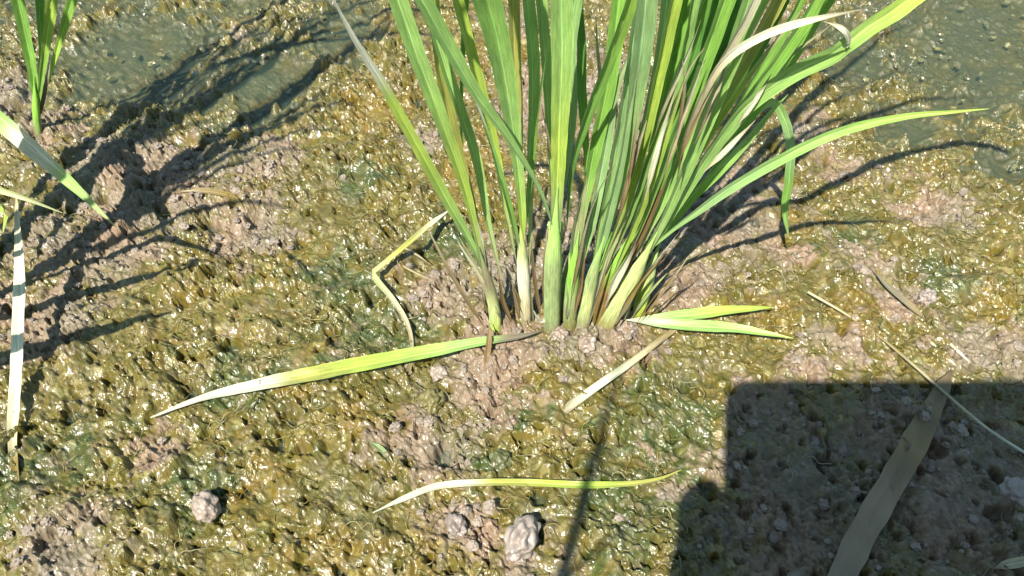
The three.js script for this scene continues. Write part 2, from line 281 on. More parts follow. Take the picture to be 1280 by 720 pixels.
{ // outermost tiller, leaning out
  const t = tiller([618, 412], [[619, 398], [610, 350], [598, 308]], { r0: 3 * MM, r1: 2.3 * MM, col: cols('lime', 'pale', 'dirty', 'sheath') });
  leaf(t, [[606, 345, 0], [590, 305, -0.2], [560, 252, -0.6], [520, 180, -1.2], [478, 105, -1.8], [444, 50, -2.3], [413, -8, -2.8]], { w: 7 * MM, rot: [0.4, -0.5], col: cols([0, 'sheath'], [0.15, 'light'], [0.5, 'lime'], [0.68, 'lime'], [0.8, 'white'], [1, 'white']), prof: [0.34, 0.35, 0.5, 0.12] });
  leaf(t, [[612, 372, 0], [602, 322, -0.2], [583, 240, -0.6], [552, 150, -1.2], [520, 65, -1.7], [494, -10, -2.1]], { w: 8.8 * MM, rot: [0.3, -0.1], col: cols([0, 'pale'], [0.2, 'lime'], [0.4, 'light'], [1, 'green']), prof: [0.34, 0.4, 0.6, 0.03] }, [0.20, 0.9, -0.1]);
  leaf(t, [[606, 335, 0.3], [594, 270, 0.6], [574, 190, 0.8], [552, 90, 0.8], [541, -10, 0.8]], { w: 7.5 * MM, rot: [0.7, 0.5], col: cols([0, 'pale'], [0.3, 'yellow'], [0.7, 'lime'], [1, 'lime']), prof: open }, [0.10, 0.4, 0]);
  leaf(t, [[612, 352, 0.2], [602, 300, 0.3], [587, 250, 0.4], [576, 220, 0.5]], { w: 3 * MM, rot: [0.4, 1.2], col: cols('tan', 'white', 'dirty'), prof: [0.7, 0.2, 0.4, 0.1] }, null, 'dry_sheath', strawMat);
}
{ // slim upright tiller
  const t = tiller([658, 402], [[657, 385], [653, 320], [651, 268]], { r0: 2.6 * MM, r1: 3.4 * MM, col: cols([0, 'dirty'], [0.2, 'cream'], [0.5, 'white'], [0.75, 'pale'], [1, 'lime']) });
  leaf(t, [[655, 300, 0], [651, 240, 0], [640, 150, -0.6], [624, 60, -1.5], [606, -10, -2.2]], { w: 13.5 * MM, rot: [0.1, -0.55], fold: 0.3, col: cols([0, 'lime'], [0.15, 'light'], [0.5, 'green'], [1, 'green']), prof: [0.34, 0.42, 0.7, 0.03] }, [0.20, 0.7, -0.2]);
  leaf(t, [[650, 270, 0.4], [649, 180, 0.6], [645, 80, 0.6], [642, -10, 0.5]], { w: 6.5 * MM, rot: [0.2, 0.6], col: cols('pale', 'yellow', 'lime', 'lime'), prof: open }, [0.14, 0.3, 0]);
  leaf(t, [[655, 300, 0.3], [662, 230, 0.5], [672, 140, 0.5], [680, 85, 0.4], [684, 52, 0.4]], { w: 4.4 * MM, rot: [0.4, 0.9], col: cols('sheath', 'green', 'light'), prof: [0.34, 0.3, 0.4, 0.05] });
  leaf(t, [[652, 325, 0.2], [640, 270, 0.1], [622, 205, 0], [600, 140, -0.1], [580, 95, -0.2]], { w: 5 * MM, rot: [0.5, 0.8], col: cols([0, 'sheath'], [0.3, 'green'], [0.7, 'light'], [0.85, 'white'], [1, 'white']), prof: [0.34, 0.3, 0.35, 0.06] });
  leaf(t, [[648, 200, -0.5], [636, 165, -0.7], [612, 130, -0.8], [592, 108, -0.9], [578, 97, -0.9]], { w: 1.6 * MM, rot: [0.2, 0.8], col: cols('white', 'cream'), prof: [0.8, 0.2, 0.7, 0.2] }, null, 'dry_strip', strawMat);
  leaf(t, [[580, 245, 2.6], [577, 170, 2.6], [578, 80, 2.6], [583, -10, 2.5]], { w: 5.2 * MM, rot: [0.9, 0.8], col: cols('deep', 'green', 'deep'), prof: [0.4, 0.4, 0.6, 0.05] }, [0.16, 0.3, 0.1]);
}
{ // thick stem with a node
  const t = tiller([690, 410], [[690, 395], [691, 340], [694, 284], [697, 235]], { r0: 4.0 * MM, r1: 3.8 * MM, flat: 0.85, col: cols([0, 'dirty'], [0.2, 'sheath'], [0.5, 'sheath'], [0.75, 'light'], [1, 'light']) });
  part(t, main, 'stem_node', stalk([pf(693.6, 296, F0), pf(694, 288, F0), pf(694.4, 279, F0)], { r0: 3.6 * MM, r1: 3.5 * MM, flat: 0.88, taper: false, col: cols('sheath', 'pale', 'light') }), stemMat);
  leaf(t, [[694, 290, -0.36], [697, 232, -0.36], [700, 150, -0.5], [703, 70, -0.8], [702, -10, -1.2]], { w: 11.6 * MM, foot: true, rot: [-0.1, 0.1], fold: 0.18, col: cols([0, 'sheath'], [0.12, 'lime'], [0.3, 'light'], [0.6, 'grey'], [1, 'light']), prof: [0.62, 0.3, 0.65, 0.02] }, [0.22, 0.5, 0.05]);
  leaf(t, [[692, 286, -0.4], [676, 240, -0.6], [640, 178, -1.1], [598, 120, -1.7], [560, 55, -2.4], [522, -12, -3.0]], { w: 8 * MM, rot: [0.5, 0.2], col: cols([0, 'grey'], [0.25, 'light'], [0.6, 'light'], [1, 'green']), prof: [0.25, 0.4, 0.6, 0.03] }, [0.16, 0.8, -0.2]);
  leaf(t, [[690, 372, -0.1], [679, 402, -0.5], [672, 398, -0.7], [667, 388, -0.8]], { w: 2.4 * MM, rot: [0, 0.3], col: cols('dirty', 'white', 'white'), prof: [0.34, 0.3, 0.6, 0.2] }, null, 'dry_sheath', strawMat);
  leaf(t, [[700, 260, 0.6], [711, 200, 0.8], [716, 120, 0.9], [713, 60, 1.0], [722, -8, 1.0]], { w: 8 * MM, rot: [0.9, -0.6], col: cols('grey', 'grey', 'green', 'deep'), prof: open }, [0.12, 0.5, 0.1]);
}
{ // short pale shoot and what rises behind it
  const t = tiller([713, 410], [[713, 385], [718, 330], [724, 288]], { r0: 3.4 * MM, r1: 3 * MM, col: cols('ochre', 'sheath', 'green', 'light') });
  leaf(t, [[716, 340, -0.3], [721, 295, -0.4], [728, 255, -0.5], [734, 220, -0.6]], { w: 8 * MM, rot: [0.1, 0.4], fold: 0.3, col: cols('light', 'pale', 'pale'), prof: [0.8, 0.3, 0.45, 0.05] });
  leaf(t, [[708, 290, 0.2], [716, 210, 0.2], [736, 145, -0.2], [762, 80, -0.8], [784, 20, -1.2], [793, -10, -1.4]], { w: 7.5 * MM, rot: [0.6, 0.1], col: cols([0, 'deep'], [0.25, 'green'], [0.5, 'lime'], [0.8, 'pale'], [1, 'lime']), prof: open }, [0.2, 0.6, 0.1]);
  leaf(t, [[733, 262, 1.3], [733, 190, 1.5], [727, 110, 1.6], [727, 60, 1.6], [722, -10, 1.6]], { w: 7 * MM, rot: [0.1, 1.5], fold: 0.3, col: cols('green', 'deep', 'green'), prof: open }, [0.14, 0.4, 0]);
  leaf(t, [[742, 240, 1.9], [748, 170, 2.0], [750, 100, 2.0], [746, 50, 2.0], [745, 20, 2.0]], { w: 3.4 * MM, rot: [0.2, 0.5], col: cols('tan', 'cream', 'white', 'white'), prof: [0.34, 0.4, 0.6, 0.1] }, null, 'dry_leaf_blade', strawMat);
  leaf(t, [[755, 235, 1.6], [762, 170, 1.7], [766, 130, 1.7], [769, 105, 1.7]], { w: 3 * MM, rot: [0.2, 0.9], col: cols('brown', 'brown', 'tan'), prof: [0.34, 0.4, 0.6, 0.2] }, null, 'dry_leaf_blade', strawMat);
}
{ // grey green pair
  const t = tiller([728, 410], [[731, 392], [742, 340], [757, 292]], { r0: 3.1 * MM, r1: 3.2 * MM, flat: 0.6, col: cols('dirty', 'pale', 'sheath', 'light') });
  leaf(t, [[745, 335, -0.2], [765, 270, -0.3], [783, 195, -0.6], [797, 110, -1.0], [806, 40, -1.3], [810, -10, -1.5]], { w: 11.5 * MM, rot: [0.35, 0.15], fold: 0.16, col: cols([0, 'pale'], [0.15, 'light'], [0.35, 'grey'], [1, 'light']), prof: [0.34, 0.35, 0.65, 0.03] }, [0.22, 0.6, 0.1]);
  leaf(t, [[736, 372, 0.2], [748, 300, 0.4], [765, 225, 0.5], [781, 140, 0.5], [793, 65, 0.4], [803, -10, 0.4]], { w: 9 * MM, rot: [0.6, 0.4], col: cols('light', 'grey', 'grey', 'green'), prof: open }, [0.18, 0.5, 0.2]);
  leaf(t, [[738, 395, -0.3], [752, 345, -0.2], [768, 300, 0], [792, 225, 0.3], [815, 130, 0.6], [829, 55, 0.7], [838, -10, 0.7]], { w: 9.5 * MM, rot: [0.5, 0.2], col: cols([0, 'white'], [0.15, 'pale'], [0.3, 'grey'], [0.7, 'light'], [1, 'grey']), prof: open }, [0.2, 0.5, 0.2]);
  leaf(t, [[712, 385, -0.6], [722, 330, -0.6], [736, 270, -0.6], [752, 232, -0.6], [770, 205, -0.6]], { w: 2.6 * MM, rot: [0, 0.8], col: cols('brown', 'tan', 'cream', 'cream'), prof: [0.34, 0.3, 0.5, 0.1] }, null, 'dry_strip', strawMat);
}
{ // the darker heart of the plant
  const t = tiller([748, 404], [[757, 372], [778, 320], [798, 270]], { r0: 4 * MM, r1: 3.2 * MM, col: cols('ochre', 'brown', 'green', 'green') });
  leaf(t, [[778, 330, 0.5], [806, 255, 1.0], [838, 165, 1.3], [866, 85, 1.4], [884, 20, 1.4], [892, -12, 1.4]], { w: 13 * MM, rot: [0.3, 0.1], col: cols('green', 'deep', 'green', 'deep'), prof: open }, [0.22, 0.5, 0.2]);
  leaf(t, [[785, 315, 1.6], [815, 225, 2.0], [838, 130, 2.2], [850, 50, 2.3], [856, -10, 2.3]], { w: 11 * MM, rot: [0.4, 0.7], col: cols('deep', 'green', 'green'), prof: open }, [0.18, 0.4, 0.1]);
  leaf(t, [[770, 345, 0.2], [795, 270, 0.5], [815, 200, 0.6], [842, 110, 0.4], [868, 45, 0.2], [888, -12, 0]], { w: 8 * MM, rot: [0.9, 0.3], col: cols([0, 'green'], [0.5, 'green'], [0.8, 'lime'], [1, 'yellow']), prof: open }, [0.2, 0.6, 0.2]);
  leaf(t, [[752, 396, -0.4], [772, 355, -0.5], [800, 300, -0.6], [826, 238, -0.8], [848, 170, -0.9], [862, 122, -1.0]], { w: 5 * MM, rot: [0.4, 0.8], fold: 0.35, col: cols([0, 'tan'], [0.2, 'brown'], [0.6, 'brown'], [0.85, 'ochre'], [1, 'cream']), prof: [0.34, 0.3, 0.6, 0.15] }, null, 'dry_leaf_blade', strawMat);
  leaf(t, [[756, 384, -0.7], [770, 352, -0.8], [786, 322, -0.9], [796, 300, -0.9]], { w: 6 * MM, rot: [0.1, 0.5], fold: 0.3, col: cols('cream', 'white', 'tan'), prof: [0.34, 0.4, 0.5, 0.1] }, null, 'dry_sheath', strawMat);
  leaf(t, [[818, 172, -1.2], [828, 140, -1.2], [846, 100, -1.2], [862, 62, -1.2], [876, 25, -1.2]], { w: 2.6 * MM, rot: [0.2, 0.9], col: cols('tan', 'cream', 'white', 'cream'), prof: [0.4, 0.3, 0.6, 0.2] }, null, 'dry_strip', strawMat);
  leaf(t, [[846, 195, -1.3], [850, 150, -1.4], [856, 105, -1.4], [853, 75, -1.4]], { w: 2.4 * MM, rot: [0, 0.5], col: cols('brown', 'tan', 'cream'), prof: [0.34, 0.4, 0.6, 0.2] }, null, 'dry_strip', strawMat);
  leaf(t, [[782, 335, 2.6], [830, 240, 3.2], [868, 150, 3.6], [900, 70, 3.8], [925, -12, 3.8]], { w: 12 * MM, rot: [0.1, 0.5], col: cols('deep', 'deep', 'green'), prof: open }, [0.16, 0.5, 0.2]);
}
{ // broad pale tiller leaning away to the right
  const t = tiller([752, 412], [[768, 388], [797, 336], [822, 290]], { r0: 3.9 * MM, r1: 4.0 * MM, flat: 0.6, col: cols('ochre', 'pale', 'pale', 'light') });
  leaf(t, [[800, 330, -0.3], [832, 272, -0.5], [862, 205, -0.8], [892, 130, -1.1], [922, 55, -1.5], [944, -12, -1.8]], { w: 11 * MM, rot: [0.35, 0.2], fold: 0.18, col: cols([0, 'pale'], [0.12, 'light'], [0.4, 'light'], [0.55, 'yellow'], [0.7, 'yellow'], [1, 'lime']), prof: [0.5, 0.3, 0.6, 0.03] }, [0.20, 0.7, 0.2]);
  leaf(t, [[838, 262, 0.2], [872, 190, 0.4], [902, 130, 0.4], [936, 72, 0.3], [966, 15, 0.2], [980, -12, 0.1]], { w: 9.5 * MM, rot: [0.6, 0.2], col: cols([0, 'light'], [0.35, 'yellow'], [0.45, 'tan'], [0.55, 'yellow'], [1, 'lime']), prof: open }, [0.18, 0.8, 0.3]);
  leaf(t, [[846, 225, -1.4], [858, 170, -1.6], [880, 118, -1.8], [908, 70, -2.0], [934, 25, -2.2], [950, -10, -2.3]], { w: 5 * MM, rot: [0.2, 0.6], col: cols('ochre', 'cream', 'white', 'pale'), prof: [0.4, 0.4, 0.7, 0.1] }, [0.08, 0.4, 0.1], 'dry_leaf_blade', strawMat);
  leaf(t, [[845, 268, 0.8], [888, 190, 1.2], [935, 128, 1.2], [975, 75, 1.1], [1012, 20, 1.0], [1030, -12, 1.0]], { w: 8.5 * MM, rot: [0.4, 0.1], col: cols('light', 'green', 'lime', 'light'), prof: open }, [0.16, 0.9, 0.3]);
  leaf(t, [[872, 140, -2.4], [890, 98, -2.6], [915, 68, -2.8], [960, 42, -3.0], [1010, 26, -3.2], [1076, 12, -3.4]], { w: 4.2 * MM, rot: [0.2, -0.3], fold: 0.3, col: cols('pale', 'cream', 'white', 'white', 'cream'), prof: [0.34, 0.4, 0.6, 0.05] }, null, 'dry_leaf_blade', strawMat);
}
{ // last tiller, with the long arching leaves
  const t = tiller([798, 398], [[801, 380], [813, 338], [826, 300]], { r0: 3.3 * MM, r1: 3.4 * MM, flat: 0.6, col: cols('ochre', 'lime', 'pale', 'light') });
  leaf(t, [[806, 318, -0.2], [838, 290, -0.3], [872, 265, -0.5], [915, 235, -0.8], [975, 200, -1.2], [1050, 165, -1.7], [1130, 146, -2.2], [1190, 140, -2.5], [1236, 136, -2.7]], { w: 6.6 * MM, rot: [0.3, -0.2], fold: 0.25, col: cols([0, 'light'], [0.3, 'grey'], [0.6, 'light'], [1, 'lime']), prof: [0.34, 0.4, 0.5, 0.05] });
  const bent = leaf(t, [[820, 305, 0], [846, 262, -0.1], [890, 192, -0.4], [940, 130, -0.8], [1000, 88, -1.3], [1040, 70, -1.7], [1062, 54, -1.9], [1088, 34, -1.6], [1120, 14, -1.4], [1150, -8, -1.2]], { w: 9.6 * MM, rot: [0.45, 0.1], fold: 0.16, col: cols([0, 'light'], [0.4, 'light'], [0.6, 'lime'], [0.72, 'light'], [1, 'grey']), prof: [0.34, 0.3, 0.75, 0.3] }, [0.12, 0.9, 0.3]);
  leaf(t, [[1030, 27, -1.9], [1046, 32, -2.1], [1057, 40, -2.2], [1061, 52, -2.1], [1058, 60, -2.0]], { w: 2.6 * MM, rot: [0.3, 0.6], col: cols('cream', 'white', 'white'), prof: [0.4, 0.4, 0.6, 0.3] }, null, 'dry_strip', strawMat);
  leaf(t, [[826, 300, 0.8], [868, 245, 1.0], [905, 208, 1.0], [938, 172, 0.9], [962, 142, 0.8], [985, 118, 0.7]], { w: 8 * MM, rot: [0.5, 0.1], col: cols('green', 'green', 'light', 'light'), prof: [0.34, 0.3, 0.45, 0.04] });
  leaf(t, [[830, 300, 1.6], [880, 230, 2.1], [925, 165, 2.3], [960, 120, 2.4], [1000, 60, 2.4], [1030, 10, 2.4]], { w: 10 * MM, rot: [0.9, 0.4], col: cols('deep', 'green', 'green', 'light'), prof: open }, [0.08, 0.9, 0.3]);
  leaf(t, [[900, 190, 2.4], [945, 140, 2.8], [965, 128, 3.0], [980, 148, 3.2], [988, 185, 3.3], [986, 225, 3.4], [981, 262, 3.5], [986, 298, 3.6]], { w: 6.2 * MM, rot: [0.2, 0.9], fold: 0.2, col: cols('green', 'light', 'grey', 'green', 'light'), prof: [0.34, 0.3, 0.7, 0.1] });
  leaf(t, [[860, 240, 3.2], [915, 150, 3.8], [960, 75, 4.2], [990, 25, 4.4], [1008, -10, 4.4]], { w: 9 * MM, rot: [0.4, 0.9], col: cols('green', 'green', 'light'), prof: open }, [0.16, 0.6, 0.2]);
}
{ // finer blades between the others, some ending in the open
  const t = tiller([705, 398], [[708, 350, 0.2], [716, 300, 0.3]], { r0: 3 * MM, r1: 2.4 * MM, col: cols('dirty', 'sheath', 'light') });
  const t2 = tiller([776, 398], [[790, 350, 0], [812, 296, 0]], { r0: 3.4 * MM, r1: 2.6 * MM, col: cols('dirty', 'pale', 'light') });
  const tone = ['light', 'lime', 'green', 'grey', 'lime', 'light', 'green'];
  // [foot x, foot y, x at y = 200, x at y = 90, x at the end, y at the end, depth, width]
  [[662, 330, 664, 668, 660, -10, 1.2, 7], [646, 330, 622, 596, 570, -10, 1.4, 7], [712, 340, 742, 764, 776, -10, 0.8, 8], [722, 350, 756, 778, 822, 20, 0.9, 6], [748, 340, 800, 826, 848, -10, -0.4, 8], [758, 340, 812, 852, 872, -10, -0.7, 8],
    [775, 345, 836, 878, 914, -10, -1.0, 8], [788, 330, 850, 905, 958, -10, -0.6, 8], [795, 330, 868, 940, 1002, 12, 0.6, 7], [803, 330, 880, 965, 1040, 30, 1.4, 6], [740, 350, 778, 796, 806, 60, -0.9, 5], [764, 350, 824, 860, 880, 60, -1.3, 5],
    [700, 340, 690, 684, 676, -10, 1.8, 6], [770, 350, 815, 838, 862, -10, 1.5, 9], [626, 345, 596, 560, 530, -10, 0.6, 6]].forEach(([fx, fy, a, b, c, cy, d, w], i) => {
      const col = tone[i % tone.length], up = cy < 0;
      leaf(i % 2 ? t : t2, [[fx, fy, d * 0.2], [(fx * 0.45 + a * 0.55), (fy + 200) / 2, d * 0.6], [a, 200, d], [b, 90, d * 1.1], [c, cy, d * 1.15]], { w: w * 1.1 * MM, rot: [rr(0.1, 0.9), rr(-0.3, 0.7)], fold: 0.28, col: cols([0, 'pale'], [0.2, col], [0.7, col], [1, up ? 'light' : 'cream']), prof: up ? open : [0.4, 0.3, 0.4, 0.05] }, up ? [rr(0.10, 0.2), rr(0.4, 0.9), rr(-0.1, 0.2)] : null);
    });
  [[742, 300, 768, 190, 1.0, 2.2], [772, 280, 812, 150, -0.9, 2.4], [806, 250, 846, 110, -1.4, 2.6], [826, 230, 878, 70, -1.5, 2.2], [850, 200, 895, 95, -1.6, 3], [762, 270, 776, 120, 1.2, 2.4], [868, 180, 912, 60, -1.4, 2.4], [700, 270, 680, 130, 1.2, 1.6], [880, 215, 945, 150, -0.8, 2.6], [600, 300, 574, 190, 0.3, 1.8], [784, 240, 800, 130, -1.2, 1.6], [918, 160, 968, 92, -0.9, 2.2]].forEach(([ax, ay, bx, by, d, w], i) =>
    leaf(i % 2 ? t : t2, [[ax, ay, d], [ax * 0.6 + bx * 0.4 + rr(-4, 4), ay * 0.6 + by * 0.4, d], [bx + rr(-5, 5), by, d - 0.1]], { w: w * 1.3 * MM, rot: [rr(-0.6, 0.6), rr(-1.4, 1.4)], fold: 0.35, wave: 0.1, col: cols(...[['tan', 'cream', 'white'], ['brown', 'tan', 'cream'], ['cream', 'white', 'cream']][i % 3]), prof: [0.5, 0.3, 0.5, 0.1] }, null, 'dry_strip', strawMat));
  // dead sheaths and fibres round the foot
  for (let i = 0; i < 26; i++) {
    const x = 608 + i * 7.8 + rr(-4, 4), y = rr(392, 410), k = (x - 690) / 100, h = rr(28, 150), d = rr(-1.2, 0.4);
    leaf(i % 2 ? t : t2, [[x, y, d], [x + k * h * 0.35 + rr(-3, 3), y - h * 0.5, d * 0.8], [x + k * h * 0.75 + rr(-9, 9), y - h, d * 0.6]], { w: rr(1.6, 4.4) * MM, rot: [rr(-0.6, 0.6), rr(-0.9, 0.9)], fold: 0.35, wave: 0.12, col: cols(...[['brown', 'tan', 'cream'], ['dirty', 'ochre', 'tan'], ['tan', 'cream', 'white'], ['dirty', 'sheath', 'pale'], ['brown', 'brown', 'tan']][i % 5]), prof: [0.8, 0.2, 0.4, 0.1] }, null, 'dry_sheath', strawMat);
  }
}
{ // blades that rise out of the photograph at the back
  const t = tiller([735, 392], [[745, 350, 0.4], [765, 290, 0.8]], { r0: 3.6 * MM, r1: 3 * MM, col: cols('sheath', 'green', 'deep') });
  for (const [a, b, c, d, w] of [[770, 800, 870, 4, 9], [775, 830, 930, 4.6, 8], [790, 870, 985, 5.2, 8]])
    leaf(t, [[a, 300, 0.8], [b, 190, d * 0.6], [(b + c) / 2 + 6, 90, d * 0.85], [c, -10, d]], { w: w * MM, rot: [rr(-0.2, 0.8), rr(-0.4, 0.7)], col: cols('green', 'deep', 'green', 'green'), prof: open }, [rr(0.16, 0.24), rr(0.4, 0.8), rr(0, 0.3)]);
}

// ---------------------------------------------------------------- neighbouring plants
function free(root, parent, pts, o, mat = leafMat, name = 'leaf_blade') { return part(parent, root, name, ribbon(pts, o), mat); }
{ // small plant by the pool
  const b = pg(46, 168), p = plant(b, 'slim young rice plant with few upright blades at the edge of the pool'), F = -b.z, at = l => l.map(([x, y, d = 0]) => pf(x, y, F + d * 0.01));
  const t = part(p, p, 'tiller', stalk([b.clone().setY(b.y - 0.006), ...at([[46, 150], [44, 118], [42, 95]])], { r0: 2.2 * MM, r1: 2.4 * MM, col: cols('dirty', 'green', 'green') }), stemMat);
  free(p, t, onward(at([[45, 130], [40, 88], [30, 38], [20, -8]]), 0.22, 0.7, -0.3), { w: 7 * MM, rot: [0.3, 0.2], col: cols('green', 'green', 'light', 'green'), prof: [0.7, 0.3, 0.6, 0.03] });
  free(p, t, onward(at([[47, 140], [53, 90], [60, 40], [66, -8]]), 0.20, 0.6, 0.2), { w: 6 * MM, rot: [0.6, 0.3], col: cols('green', 'lime', 'green', 'green'), prof: [0.34, 0.3, 0.6, 0.03] });
  free(p, t, onward(at([[56, 118, 0.6], [66, 80, 0.8], [80, 35, 1], [93, -8, 1]]), 0.18, 0.9, 0.5), { w: 5.2 * MM, rot: [0.4, 0.5], col: cols('lime', 'green', 'lime', 'green'), prof: [0.34, 0.3, 0.6, 0.03] });
  free(p, t, onward(at([[48, 130, 0.4], [52, 60, 0.6], [50, -8, 0.8]]), 0.2, 0.5, 0.4), { w: 5 * MM, rot: [1, 0.5], col: cols('green', 'deep', 'green'), prof: [0.34, 0.3, 0.6, 0.03] });
  free(p, t, at([[49, 150, 0.2], [55, 118, 0.3], [60, 92, 0.4], [63, 70, 0.4]]), { w: 2.4 * MM, rot: [0.2, 0.9], col: cols('brown', 'dirty', 'white'), prof: [0.8, 0.3, 0.5, 0.1] }, strawMat, 'dry_sheath');
}
{ // the large plant just out of the picture, whose leaf tips reach in
  const b = pg(-66, 408), p = plant(b, 'rice plant whose broad part bleached leaf tip reaches over trampled mud'), F = -b.z, at = l => l.map(([x, y, d = 0]) => pf(x, y, F + d * 0.01));
  const tillers = [];
  for (let i = 0; i < 10; i++) {
    const a = i / 5 * 2 * Math.PI, x = b.x + 0.016 * Math.cos(a) - 0.006, z = b.z + 0.016 * Math.sin(a), lean = V(Math.cos(a) * 0.012, 0.09, Math.sin(a) * 0.014);
    tillers.push(part(p, p, 'tiller', stalk([V(x, b.y - 0.006, z), V(x, b.y, z).addScaledVector(lean, 0.5), V(x, b.y, z).add(lean)], { r0: 3.6 * MM, r1: 3 * MM, col: cols('ochre', 'sheath', 'green') }), stemMat));
    for (let k = 0; k < 2; k++) {
      const top = V(x, b.y, z).addScaledVector(lean, 0.6 + 0.2 * k), a2 = a + rr(-0.5, 0.5), out = rr(0.01, 0.04), hgt = rr(0.14, 0.30);
      const dx = Math.cos(a2) * out + 0.014, dz = Math.sin(a2) * out;
      const pts = onward([top, top.clone().add(V(dx * 0.35, hgt * 0.5, dz * 0.35)), top.clone().add(V(dx, hgt, dz))], rr(0.06, 0.12), rr(0.4, 0.9), 0.1);
      free(p, tillers[i], pts, { w: rr(7, 11) * MM, rot: [rr(-0.5, 0.8), rr(-0.6, 0.8)], col: cols('light', 'green', 'green', 'lime'), prof: open });
    }
  }
  const t = tillers[0];
  free(p, t, [V(b.x + 0.012, b.y + 0.06, b.z), ...at([[-110, 190, 3.2], [-95, 130, 5], [-45, 116, 6], [0, 152, 5.9], [50, 195, 5.0], [100, 240, 4.2], [146, 285, 3.3]])], { w: 10 * MM, rot: [0.1, 0.35], fold: 0.24, col: cols([0, 'green'], [0.4, 'light'], [0.58, 'light'], [0.66, 'white'], [0.74, 'white'], [0.82, 'light'], [1, 'pale']), prof: [0.34, 0.3, 0.62, 0.03] });
  free(p, t, [V(b.x + 0.01, b.y + 0.05, b.z + 0.01), ...at([[-60, 225, -1], [-20, 233, -1.3], [25, 246, -1.6], [78, 266, -1.8]])], { w: 4.6 * MM, rot: [0.2, 0.1], col: cols('light', 'lime', 'pale', 'pale'), prof: [0.34, 0.4, 0.55, 0.04] });
  free(p, t, [V(b.x + 0.012, b.y + 0.02, b.z + 0.012), ...at([[-26, 300, -2.2], [-8, 262, -2.6], [6, 262, -2.8], [4, 290, -2.8]])], { w: 9 * MM, rot: [0.1, 0.6], col: cols('lime', 'green', 'lime'), prof: [0.34, 0.4, 0.55, 0.1] });
  const cast = (px, py, t) => pg(px, py).add(V(-0.28 * t, 0.853 * t, 0.539 * t));   // a point whose shadow falls there
  free(p, t, [V(b.x, b.y + 0.04, b.z), cast(-60, 462, 0.09), cast(0, 450, 0.105), cast(100, 421, 0.118), cast(170, 401, 0.118), cast(215, 390, 0.112)], { w: 11 * MM, rot: [0.1, 0.2], col: cols('light', 'green', 'light'), prof: [0.4, 0.3, 0.6, 0.1] });
}
{ // the plant at the photographer's side: two of its blades shade the mud in front
  const b = V(-0.075, 0, 0.075), p = plant(b.setY(smooth(b.x, -b.z)), 'tall rice plant with narrow upright blades standing close beside the phone'), o3 = { rot: [0.2, 0.4], col: cols('sheath', 'green', 'light', 'green'), prof: [0.34, 0.3, 0.5, 0.03] };
  for (let i = 0; i < 3; i++) {
    const a = i * 2.1, t = part(p, p, 'tiller', stalk([V(b.x + 0.008 * Math.cos(a), b.y - 0.006, b.z + 0.008 * Math.sin(a)), V(b.x + 0.01 * Math.cos(a), 0.08, b.z + 0.01 * Math.sin(a)), V(b.x + 0.013 * Math.cos(a) - 0.006, 0.17, b.z + 0.013 * Math.sin(a))], { r0: 3.6 * MM, r1: 2.6 * MM, col: cols('ochre', 'sheath', 'green') }), stemMat);
    if (i === 0) free(p, t, [V(-0.072, 0.13, 0.078), V(-0.083, 0.24, 0.08), V(-0.093, 0.35, 0.080), V(-0.107, 0.44, 0.087), V(-0.119, 0.515, 0.092), V(-0.126, 0.56, 0.096)], { ...o3, w: 19 * MM, rot: [0.9, 0.9], prof: [0.6, 0.2, 0.45, 0.25] });
    if (i === 1) free(p, t, [V(-0.085, 0.13, 0.085), V(-0.105, 0.26, 0.10), V(-0.118, 0.37, 0.115), V(-0.107, 0.43, 0.12), V(-0.088, 0.46, 0.116)], { ...o3, w: 12 * MM });
    if (i === 2) free(p, t, [V(-0.078, 0.13, 0.066), V(-0.12, 0.25, 0.09), V(-0.16, 0.33, 0.11), V(-0.21, 0.36, 0.13)], { ...o3, w: 8 * MM });
  }
}

// ---------------------------------------------------------------- leaves and straws lying on the mud
const lie = l => l.map(([x, y, h = 2.5]) => pg(x, y, h * MM));
function lone(name, label, category, geometry, mat, group) {
  geometry.computeBoundingBox(); const c = geometry.boundingBox.getCenter(new THREE.Vector3()); c.y = geometry.boundingBox.min.y; geometry.translate(-c.x, -c.y, -c.z);
  const m = new THREE.Mesh(geometry, mat); m.name = numbered(name); m.position.copy(c); scene.add(shade(m)); return tag(m, label, category, group);
}
const UPR = V(0, 1, 0.15).normalize();
const reedMat = new THREE.MeshPhysicalMaterial({ name: 'sodden dead leaf', vertexColors: true, bumpMap: veinBump, bumpScale: 0.0002, roughness: 0.75, side: THREE.DoubleSide });
lone('fallen_leaf', 'long fallen blade, green fading to bleached white tip, lying from the plant foot', 'leaf', ribbon(lie([[676, 414, 4], [650, 420, 5], [600, 427, 7], [540, 438, 9], [460, 453, 10], [390, 467, 9], [320, 481, 7], [250, 498, 5], [188, 522, 3]]), { w: 8.4 * MM, rot: [0.2, 0.1], fold: 0.2, ref: UPR, col: cols([0, 'dirty'], [0.08, 'dirty'], [0.16, 'light'], [0.45, 'lime'], [0.62, 'yellow'], [0.74, 'white'], [1, 'white']), prof: [0.4, 0.4, 0.5, 0.06] }), leafMat);
lone('fallen_leaf', 'thin curved yellow leaf with a white end lying alone on algae', 'leaf', ribbon(lie([[466, 641, 3], [500, 625, 4], [545, 608, 5], [600, 603, 5], [660, 603, 5], [730, 606, 5], [790, 604, 6], [825, 598, 6], [852, 587, 6]]), { w: 3.0 * MM, rot: [0.1, 0.1], fold: 0.3, ref: UPR, col: cols([0, 'white'], [0.28, 'white'], [0.4, 'yellow'], [0.7, 'lime'], [0.85, 'yellow'], [1, 'yellow']), prof: [0.6, 0.2, 0.7, 0.1] }), leafMat);
